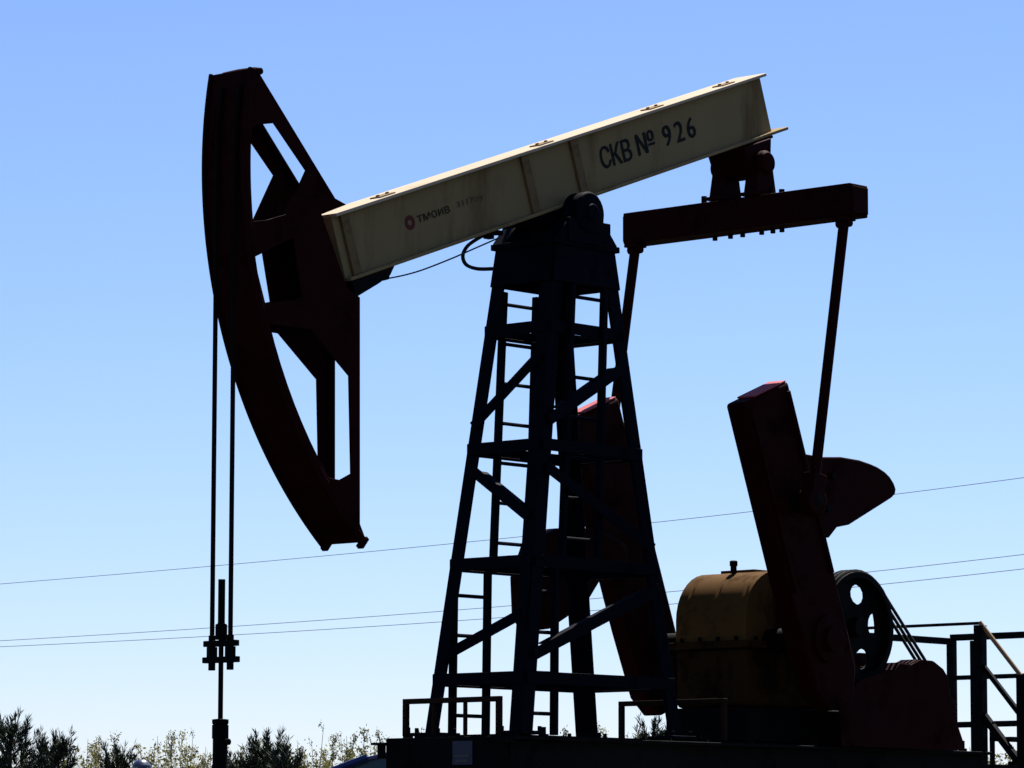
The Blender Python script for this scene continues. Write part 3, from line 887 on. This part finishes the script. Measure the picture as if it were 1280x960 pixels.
# ================================================================== ROPE BRIDLE
XR = -RH - 0.016
br = empty('rope_bridle', (XR, 0, 2.70))
tag(br, 'pair of wire ropes with carrier bar and polished rod hanging from horsehead', 'bridle')
for y in (0.079, -0.079):
    pts = []
    for i in range(16):
        a = R_(top_a + 2 + (180 - top_a - 2) * i / 15)
        pts.append(Vector(((RH + 0.016) * math.cos(a), y, HP + (RH + 0.016) * math.sin(a))))
    pts.append(Vector((XR, y, 2.74)))
    MB().tube(pts, 0.0145, 8).build('wire_rope', M['rope'], br)
m = MB()
for z, w in ((2.85, 0.27), (2.752, 0.285)): m.box((XR, 0, z), (0.045, w, 0.036))
cb2 = m.build('carrier_bar', M['black'], br, 0.004)
for y in (0.079, -0.079):
    m = MB(); m.cyl((XR, y, 2.69), (XR, y, 2.90), 0.022, n=12); m.box((XR, y, 2.80), (0.035, 0.06, 0.06))
    m.build('rope_socket', M['black'], br, 0.002)
MB().lathe((XR, 0, 2.872), (0, 0, 1), [(0, 0.036), (0.09, 0.036), (0.095, 0.028), (0.10, 0.02)], 14).build('rod_clamp', M['black'], br)
MB().cyl((XR, 0, 2.95), (XR, 0, 3.235), 0.022, n=12).build('rod_sleeve', M['rope'], br)
MB().cyl((XR, 0, 2.30), (XR, 0, 2.96), 0.0155, n=12).build('polished_rod', M['rope'], br)

# ================================================================== WELLHEAD
wh = empty('wellhead', (XR, 0, PAD))
tag(wh, 'dark wellhead with stuffing box below the hanging ropes', 'wellhead')
m = MB()
m.lathe((XR, 0, PAD - 0.05), (0, 0, 1), [(0, 0.11), (0.45, 0.11), (0.451, 0.19), (0.51, 0.19), (0.511, 0.09), (0.62, 0.09), (0.621, 0.17), (0.70, 0.17), (0.701, 0.065), (0.86, 0.06), (1.10, 0.055)], 24)
m.build('casing_head', M['black'], wh)
m = MB()
m.lathe((XR, 0, 2.0), (0, 0, 1), [(0, 0.055), (0.12, 0.05), (0.13, 0.045), (0.28, 0.045), (0.282, 0.05), (0.36, 0.05), (0.365, 0.044), (0.372, 0.05), (0.395, 0.05), (0.398, 0.03)], 18)
sb = m.build('stuffing_box', M['black'], wh)
m = MB(); m.cyl((XR, -0.03, 2.26), (XR, -0.075, 2.26), 0.02, n=10); m.cyl((XR, 0.03, 2.06), (XR, 0.09, 2.06), 0.018, n=10); m.build('gland_bolt', M['black'], sb)
for sy in (-1, 1):
    m = MB()
    m.cyl((XR, sy * 0.06, 1.52), (XR, sy * 0.42, 1.52), 0.035, n=14); m.lathe((XR, sy * 0.24, 1.52), (0, sy, 0), [(0, 0.07), (0.03, 0.07), (0.031, 0.05), (0.1, 0.05), (0.101, 0.07), (0.13, 0.07)], 16)
    m.cyl((XR, sy * 0.30, 1.52), (XR, sy * 0.30, 1.68), 0.012, n=8)
    m.build('side_valve', M['black'], wh)
    m = MB(); hw = [Vector((XR + 0.09 * math.cos(2 * math.pi * i / 20), sy * 0.30 + 0.09 * math.sin(2 * math.pi * i / 20), 1.68)) for i in range(21)]
    m.tube(hw, 0.01, 6); m.bar((XR - 0.09, sy * 0.30, 1.68), (XR + 0.09, sy * 0.30, 1.68), 0.012, 0.008); m.build('hand_wheel', M['red'], wh)

# ================================================================== SERVICE PLATFORM (behind the motor)
sp = empty('service_platform', (5.3, 0.4, PAD))
tag(sp, 'dark steel access platform with handrails and steps right of the motor', 'platform')
XF, XB = 4.5, 6.1
ZR = 3.294
yN = on(1225, 778, x=XF).y
yF = 1.22
FL = 2.26
m = MB(); m.box(((XF + XB) / 2, (yN + yF) / 2, FL - 0.03), (XB - XF, yF - yN, 0.06)); m.build('deck', M['dark_rail'], sp, 0.004)
def post(x, y, w, z0, z1, name='post', mat='dark_rail'): MB().box((x, y, (z0 + z1) / 2), (w, w, z1 - z0)).build(name, M[mat], sp, 0.003)
GZ = PAD - 0.1
post(XF, yN, 0.07, GZ, ZR - 0.02); post(XF, yF, 0.05, GZ, ZR - 0.02)
post(XB, yF, 0.06, GZ, ZR - 0.025); post(XB, 0.62 - 0.3, 0.05, GZ, ZR - 0.025)
q = on(1217, 850, x=XB); post(XB, q.y, 0.04, FL, ZR - 0.03)
def rail(a, b, w=0.035, mat='dark_rail', name='rail'): m = MB(); m.bar(a, b, w, w); m.build(name, M[mat], sp, 0.003)
rail((XF, yN, ZR - 0.005), (XF, yF, ZR - 0.005), 0.022, 'dark_rail', 'handrail')
rail((XF, yF, ZR - 0.03), (XB, yF, ZR - 0.03), 0.05, name='handrail')
rail((XB, yF, ZR), (XB, 0.1, ZR), 0.05, name='handrail')
zz = on(1205, 847, x=XB).z
rail((XB, yF, zz), (XB, 0.1, zz), 0.035)
zz2 = on(1240, 905, x=XB).z
rail((XB, yF, zz2), (XB, 0.1, zz2), 0.045)
zz3 = on(1160, 847, x=XF).z
# steps going down towards the near side
yd = Vector((0, -1, -1.02)).normalized()
A = Vector((XF, yN, ZR)); 
yE = on(1276, 850, x=XF).y
def down(z_top, ln): return Vector((XF, yN, z_top)) + Vector((0, yE - yN, (yE - yN) * 1.12)) * ln
MB().cyl(Vector((XF, yN, ZR)), down(ZR, 1.35), 0.017, n=14).build('stair_rail', M['ochre'], sp)
z2 = on(1232, 838, x=XF).z + 0.06
rail(Vector((XF, yN, z2)), down(z2, 1.35), 0.035, name='stair_rail')
z3 = on(1232, 900, x=XF).z + 0.06
rail(Vector((XF, yN, z3)), down(z3, 2.6), 0.05, name='stair_stringer')
rail(Vector((XF + 0.65, yN, z3)), down(z3, 2.6) + Vector((0.65, 0, 0)), 0.05, name='stair_stringer')
for k in range(1, 6):
    c = down(z3, 0.45 * k) + Vector((0.325, 0, -0.02)); MB().box(c, (0.62, 0.2, 0.03)).build('stair_tread', M['dark_rail'], sp, 0.003)
post(XF, yE - 0.02, 0.075, GZ, on(1276, 843, x=XF).z)
post(XF, on(1240, 900, x=XF).y, 0.03, FL - 0.1, on(1240, 902, x=XF).z)

# ================================================================== POWER LINES
def wire_point(px, py, t):
    return along(px, py, 110 - 25 * t)
defs = ((730, 672, 597, 'topmost of the three thin power lines crossing the sky'),
        (801, 757, 693, 'middle of the three thin power lines crossing the sky'),
        (808.5, 771, 711, 'lowest of the three thin power lines crossing the sky'))
ends = []
for a, b, c2, lab in defs:
    P0, P1, P2 = wire_point(0, a, 0), wire_point(640, b, 0.5), wire_point(1280, c2, 1)
    pts = []
    for i in range(61):
        t = -0.45 + 1.9 * i / 60
        l0, l1, l2 = (t - 0.5) * (t - 1) * 2, -4 * t * (t - 1), 2 * t * (t - 0.5)
        pts.append(P0 * l0 + P1 * l1 + P2 * l2)
    o = MB().tube(pts, 0.008, 5).build('power_line', M['wire'])
    tag(o, lab, 'power line', 'power lines in the distance')
    ends.append((pts[0], pts[-1]))
for e, lab in ((0, 'timber power pole carrying the wires beyond the left edge'), (1, 'timber power pole carrying the wires beyond the right edge')):
    W = [x[e] for x in ends]
    dirv = (ends[0][1] - ends[0][0]); dirv.z = 0; dirv.normalize(); sd = Vector((-dirv.y, dirv.x, 0))
    c = (W[0] + W[1] + W[2]) / 3
    pole = empty('power_pole', (c.x, c.y, ground_z(c.x, c.y)))
    tag(pole, lab, 'power pole', 'power poles in the distance')
    ztop = W[0].z - 0.1
    MB().cyl((c.x, c.y, ground_z(c.x, c.y) - 0.2), (c.x, c.y, ztop), 0.14, 0.10, 14).build('shaft', M['wood'], pole)
    for w in W:
        m = MB(); p0 = Vector((c.x, c.y, w.z - 0.16)); p1 = Vector((w.x, w.y, w.z - 0.16))
        if (p1 - p0).length < 0.25: p1 = p0 + sd * 0.25
        m.bar(p0, p1, 0.08, 0.08); m.build('cross_arm', M['wood'], pole)
        MB().lathe((w.x, w.y, w.z - 0.13), (0, 0, 1), [(0, 0.02), (0.03, 0.05), (0.06, 0.03), (0.09, 0.05), (0.125, 0.03)], 12).build('insulator', M['porcelain'], pole)

# ================================================================== PARKED CAR
def car():
    q = along(498, 938, 31.5)
    gz = ground_z(q.x, q.y)
    H = q.z - gz
    root = empty('parked_car', (q.x, q.y, gz))
    tag(root, 'dark blue car parked behind the left end of the pumpjack base', 'car')
    fwd = -RT0.copy(); sid = Vector((-fwd.y, fwd.x, 0)); upv = Vector((0, 0, 1)); O = Vector((q.x, q.y, gz))
    def W(l, s, h): return O + fwd * l + sid * s + upv * h
    k = H / 1.46
    # stations along the car: (l, half width, lower z, belt z, roof z, roof half width)
    low = [(2.35, 0.45, 0.62), (2.25, 0.68, 0.72), (1.9, 0.80, 0.82), (1.1, 0.84, 0.93), (0.4, 0.85, 0.95), (-0.6, 0.85, 0.96), (-1.5, 0.84, 0.97), (-1.85, 0.78, 0.96), (-1.98, 0.62, 0.85)]
    m = MB(); secs = []
    for l, w, h in low:
        secs.append([(-w * 0.92, 0.22), (-w, 0.42), (-w, h - 0.14), (-w * 0.90, h - 0.02), (-w * 0.4, h), (w * 0.4, h), (w * 0.90, h - 0.02), (w, h - 0.14), (w, 0.42), (w * 0.92, 0.22)])
    vs = [W(l, s, h * k) for (l, _, _), sec in zip(low, secs) for s, h in sec]
    n = 10; fs = []
    for i in range(len(low) - 1): fs += [(i * n + j, i * n + (j + 1) % n, (i + 1) * n + (j + 1) % n, (i + 1) * n + j) for j in range(n)]
    fs += [tuple(range(n)), tuple((len(low) - 1) * n + j for j in reversed(range(n)))]
    m.add(vs, fs); m.build('body', M['car_blue'], root, 0.02, smooth=50)
    # cabin: glass house with roof and pillars
    prof = [(1.15, 0.93), (0.55, 1.27), (0.25, 1.39), (0.0, 1.44), (-0.5, 1.46), (-1.05, 1.42), (-1.4, 1.33), (-1.88, 0.96)]
    def wid(h): return 0.80 - (h - 0.93) * 0.42
    m = MB(); N2 = len(prof)
    vs = [W(l * 0.98, s * (wid(h) - 0.02), (h - 0.015) * k) for s in (-1, 1) for l, h in prof]
    fs = [tuple(range(N2)), tuple(N2 + i for i in reversed(range(N2)))] + [(i, i + 1, N2 + i + 1, N2 + i) for i in range(N2 - 1)] + [(N2 - 1, 0, N2, 2 * N2 - 1)]
    m.add(vs, fs); m.build('window', M['glass'], root, smooth=40)
    m = MB()
    vs = [W(l, s * wid(h), h * k) for s in (-1, 1) for l, h in prof[2:7]]
    vs += [W(l, s * wid(h), (h - 0.035) * k) for s in (-1, 1) for l, h in prof[2:7]]
    n5 = 5; fs = []
    for i in range(4):
        fs += [(i, i + 1, n5 + i + 1, n5 + i), (10 + i, 10 + n5 + i, 10 + n5 + i + 1, 10 + i + 1), (i, 10 + i, 10 + i + 1, i + 1), (n5 + i, n5 + i + 1, 15 + i + 1, 15 + i)]
    fs += [(0, 5, 15, 10), (4, 14, 19, 9)]
    m.add(vs, fs); m.build('roof', M['car_blue'], root, 0.01, smooth=50)
    for s in (-1, 1):
        for pth in (((1.15, 0.92), (0.55, 1.26), (0.22, 1.39)), ((-0.25, 0.95), (-0.28, 1.43)), ((-1.88, 0.95), (-1.4, 1.32))):
            m = MB(); m.tube([W(l, s * (wid(h) - 0.005), h * k) for l, h in pth], 0.03, 6); m.build('pillar', M['car_blue'], root)
        MB().box(W(0.85, s * 0.93, 1.0 * k), (0.14, 0.16, 0.12)).build('mirror', M['car_blue'], root, 0.02)
        MB().lathe(W(2.2, s * 0.55, 0.62 * k), fwd, [(0, 0.09), (0.07, 0.085), (0.09, 0.05)], 16).build('headlight', M['car_lamp'], root)
        MB().lathe(W(-1.92, s * 0.58, 0.78 * k), -fwd, [(0, 0.08), (0.05, 0.075), (0.06, 0.05)], 16).build('tail_lamp', M['car_tail'], root)
        for l in (1.45, -1.25):
            c = W(l, s * 0.70, 0.30 * k)
            ty = MB(); ty.lathe(c, sid * s, [(0, 0.2), (0, 0.28), (0.02, 0.30), (0.15, 0.30), (0.17, 0.28), (0.17, 0.2)], 28); t = ty.build('wheel', M['rubber'], root)
            MB().lathe(c + sid * s * 0.165, sid * s, [(0, 0.2), (0.01, 0.19), (0.012, 0.06), (0.02, 0.05)], 20).build('rim', M['steel'], t)
    MB().box(W(2.36, 0, 0.42 * k), (0.08, 0.9, 0.16), Matrix.Rotation(math.atan2(fwd.y, fwd.x), 3, 'Z')).build('bumper', M['car_trim'], root, 0.02)
car()

# ================================================================== DOMED POST among the saplings
q = along(177, 949, 33)
gz = ground_z(q.x, q.y)
vp = empty('vent_post', (q.x, q.y, gz)); tag(vp, 'dark blue domed post poking up before the saplings left of wellhead', 'post')
MB().cyl((q.x, q.y, gz - 0.2), (q.x, q.y, q.z - 0.06), 0.035, n=14).build('pipe', M['post_blue'], vp)
MB().lathe((q.x, q.y, q.z - 0.07), (0, 0, 1), [(0, 0.075), (0.02, 0.075), (0.045, 0.06), (0.06, 0.04), (0.068, 0.015)], 20).build('cap', M['post_blue'], vp)

# ================================================================== VEGETATION
def leaf_quad(m, c, d, w, l, rnd):
    d = d.normalized(); a = Vector((rnd.uniform(-1, 1), rnd.uniform(-1, 1), rnd.uniform(-1, 1)))
    s = d.cross(a)
    if s.length < 1e-3: return
    s.normalize()
    o = len(m.v)
    m.v += [c, c + d * (l * 0.5) + s * w, c + d * l, c + d * (l * 0.5) - s * w]
    m.f.append((o, o + 1, o + 2, o + 3))


def raw(name, m, mat, parent, origin):
    me = bpy.data.meshes.new(name)
    me.from_pydata([tuple(Vector(v) - Vector(origin)) for v in m.v], [], m.f); me.update()
    me.materials.append(mat)
    o = bpy.data.objects.new(name, me); COL.objects.link(o); place(o, origin, parent); return o


def pine_meshes(seed, h, wd):
    rnd = random.Random(seed)
    tr = MB(); tr.tube([(0, 0, -0.2), (0.02, 0, h * 0.4), (0.0, 0.02, h * 0.8), (0, 0, h - 0.05)], 0.07, 7, 0.012)
    cr = MB(); z = h * 0.25
    def candle(c, d, l):
        for i in range(40):
            p = c + d * (l * rnd.random())
            dd = d * 0.9 + Vector((rnd.uniform(-1, 1), rnd.uniform(-1, 1), rnd.uniform(-0.4, 0.9))) * 0.75
            leaf_quad(cr, p, dd, 0.0055, rnd.uniform(0.07, 0.12), rnd)
    while z < h - 0.12:
        f = (h - z) / (h * 0.75)
        n = 6 if z < h * 0.8 else 5
        a0 = rnd.random() * 6.28
        for k in range(n):
            a = a0 + 6.283 * k / n + rnd.uniform(-0.3, 0.3)
            L = 0.60 * wd * (f ** 0.95) * rnd.uniform(0.6, 1.1) + 0.1
            pts = []
            for i in range(6):
                t = i / 5
                pts.append(Vector((math.cos(a) * L * t, math.sin(a) * L * t, z + L * (0.15 * t + 0.55 * t * t))))
            tr.tube(pts, 0.014, 4, 0.004)
            steps = max(3, int(L / 0.065))
            for i in range(steps):
                t = 0.25 + 0.75 * i / steps
                j = min(4, int(t * 5)); u = t * 5 - j
                p = pts[j].lerp(pts[j + 1], u); d = (pts[j + 1] - pts[j]).normalized()
                candle(p, (d + Vector((rnd.uniform(-0.7, 0.7), rnd.uniform(-0.7, 0.7), rnd.uniform(0, 0.8)))).normalized(), rnd.uniform(0.10, 0.2))
            candle(pts[-1], Vector((math.cos(a) * 0.3, math.sin(a) * 0.3, 1)).normalized(), rnd.uniform(0.15, 0.28))
        z += rnd.uniform(0.11, 0.18)
    for k in range(3): candle(Vector((0, 0, h - 0.22 + 0.08 * k)), Vector((0, 0, 1)), 0.16)
    return tr, cr


def sapling_meshes(seed, h, bushy):
    rnd = random.Random(seed)
    tr = MB(); cr = MB()
    lean = Vector((rnd.uniform(-0.12, 0.12), rnd.uniform(-0.12, 0.12), 0))
    stem = [Vector((0, 0, -0.1)) + lean * (t * t) * 2 + Vector((rnd.uniform(-.02, .02), rnd.uniform(-.02, .02), h * t)) for t in [i / 7 for i in range(8)]]
    tr.tube(stem, 0.024, 5, 0.003)
    for k in range(int(34 * bushy)):
        t = 0.25 + 0.74 * rnd.random() ** 0.8
        j = min(6, int(t * 7)); p = stem[j].lerp(stem[j + 1], t * 7 - j)
        a = rnd.random() * 6.283
        L = (0.10 + 0.62 * (1 - t)) * rnd.uniform(0.5, 1.1)
        d = Vector((math.cos(a) * 0.55, math.sin(a) * 0.55, 0.95)).normalized()
        tip = p + d * L
        tr.tube([p, p.lerp(tip, 0.5) + Vector((math.cos(a), math.sin(a), 0)) * 0.03, tip], 0.007, 3, 0.0025)
        for i in range(int(L * 120 * bushy)):
            u = 0.2 + 0.8 * rnd.random()
            c = p.lerp(tip, u) + Vector((rnd.gauss(0, 0.035), rnd.gauss(0, 0.035), rnd.gauss(0, 0.035)))
            leaf_quad(cr, c, Vector((rnd.gauss(0, 1), rnd.gauss(0, 1), rnd.gauss(0.2, 1))), rnd.uniform(0.007, 0.014), rnd.uniform(0.028, 0.05), rnd)
    return tr, cr


pines = [  # px, top py, distance, crown half width, label
    (14, 896, 46, 0.95, 'tall dark pine at the left edge of the picture'),
    (68, 911, 50, 0.75, 'dark forked young pine second from the left edge'),
    (147, 928, 52, 0.6, 'low dark pine between the left-edge pines and the wellhead'),
    (334, 912, 48, 0.75, 'dark pine standing just right of the wellhead'),
    (355, 926, 47, 0.5, 'small dark pine tucked against the pine right of the wellhead'),
    (300, 938, 50, 0.45, 'tiny dark pine between the wellhead and the larger pine'),
    (818, 897, 49, 0.5, 'small dark pine seen through the pumpjack base beside the gearbox'),
]
for i, (px, py, ds, wd, lab) in enumerate(pines):
    q = along(px, py + 16, ds); gz = ground_z(q.x, q.y); h = q.z - gz
    root = empty('pine_tree', (q.x, q.y, gz)); tag(root, lab, 'pine tree', 'dark pines behind the well')
    tr, cr = pine_meshes(40 + i, h, wd)
    for n_, mm, mt in (('trunk', tr, 'bark'), ('crown', cr, 'pine')):
        mm.v = [Vector(v) + Vector((q.x, q.y, gz)) for v in mm.v]
        raw(n_, mm, M[mt], root, (q.x, q.y, gz))

rnd = random.Random(11)
protos = []
for i in range(9):
    tr, cr = sapling_meshes(100 + i, 1.0 * 3.4, 0.75 + 0.5 * (i % 3) / 2)
    mt = bpy.data.meshes.new('trunk'); mt.from_pydata([tuple(v) for v in tr.v], [], tr.f); mt.materials.append(M['twig'])
    mc = bpy.data.meshes.new('crown'); mc.from_pydata([tuple(v) for v in cr.v], [], cr.f); mc.materials.append(M['spring'] if i % 2 else M['spring2'])
    protos.append((mt, mc))
spots = []
def tops(px):
    # how high the saplings reach along the picture
    base = 931 + 6 * math.sin(px * 0.05) + 5 * math.sin(px * 0.017 + 1)
    if 380 < px < 520: base -= 14
    return base
px = -30
while px < 520:
    spots.append((px + rnd.uniform(-5, 5), tops(px) + rnd.uniform(-16, 18), rnd.uniform(54, 72)))
    px += 5.2
for px in (676, 690, 705, 716, 753, 765, 772, 790, 800, 1240, 1248, 1262, 1272, 1282, 1150, 1165, 1185):
    spots.append((px + rnd.uniform(-3, 3), (905 if px < 900 else 932) + rnd.uniform(-8, 14), rnd.uniform(54, 72)))
for px, py in ((388, 896), (433, 908), (445, 900), (247, 925), (224, 926), (130, 912)):
    spots.append((px, py, 56))
for i, (px, py, ds) in enumerate(spots):
    q = along(px, py, ds); gz = ground_z(q.x, q.y); h = q.z - gz
    mt, mc = protos[i % 9]
    root = empty('sapling', (q.x, q.y, gz))
    tag(root, 'one of the thin yellow-green saplings in the hedge of young growth behind', 'sapling', 'thin yellow-green saplings along the skyline')
    s = h / 3.4
    a = rnd.random() * 6.28
    for n_, me in (('trunk', mt), ('crown', mc)):
        o = bpy.data.objects.new(n_, me); COL.objects.link(o); place(o, (q.x, q.y, gz), root)
        o.rotation_euler = (0, 0, a); o.scale = (s * 0.9, s * 0.9, s)

# undergrowth: one uncountable mass below and behind the saplings
m = MB(); rnd = random.Random(5)
for i in range(60000):
    px = rnd.uniform(-520, 1800); ds = rnd.uniform(53, 78)
    base = along(px, 960, ds)
    gz = ground_z(base.x, base.y)
    top = (base.z - gz) * (1.04 + 0.10 * math.sin(px * 0.06 + ds) * math.sin(px * 0.023))
    z = gz + top * (rnd.random() ** 0.6)
    leaf_quad(m, Vector((base.x, base.y, z)), Vector((rnd.gauss(0, 1), rnd.gauss(0, 1), rnd.gauss(0.6, 1))), rnd.uniform(0.012, 0.026), rnd.uniform(0.05, 0.10), rnd)
    if i % 9 == 0:
        o = len(m.v); b = Vector((base.x, base.y, gz - 0.05)); t = Vector((base.x + rnd.uniform(-.1, .1), base.y + rnd.uniform(-.1, .1), gz + top)); w = RT0 * 0.012
        m.v += [b - w, b + w, t]; m.f.append((o, o + 1, o + 2))
o = raw('undergrowth', m, M['spring2'], None, along(640, 960, 62) * 1.0)
tag(o, 'dense olive undergrowth filling the gaps beneath the saplings', 'undergrowth', kind='stuff')
bpy.context.view_layer.update()
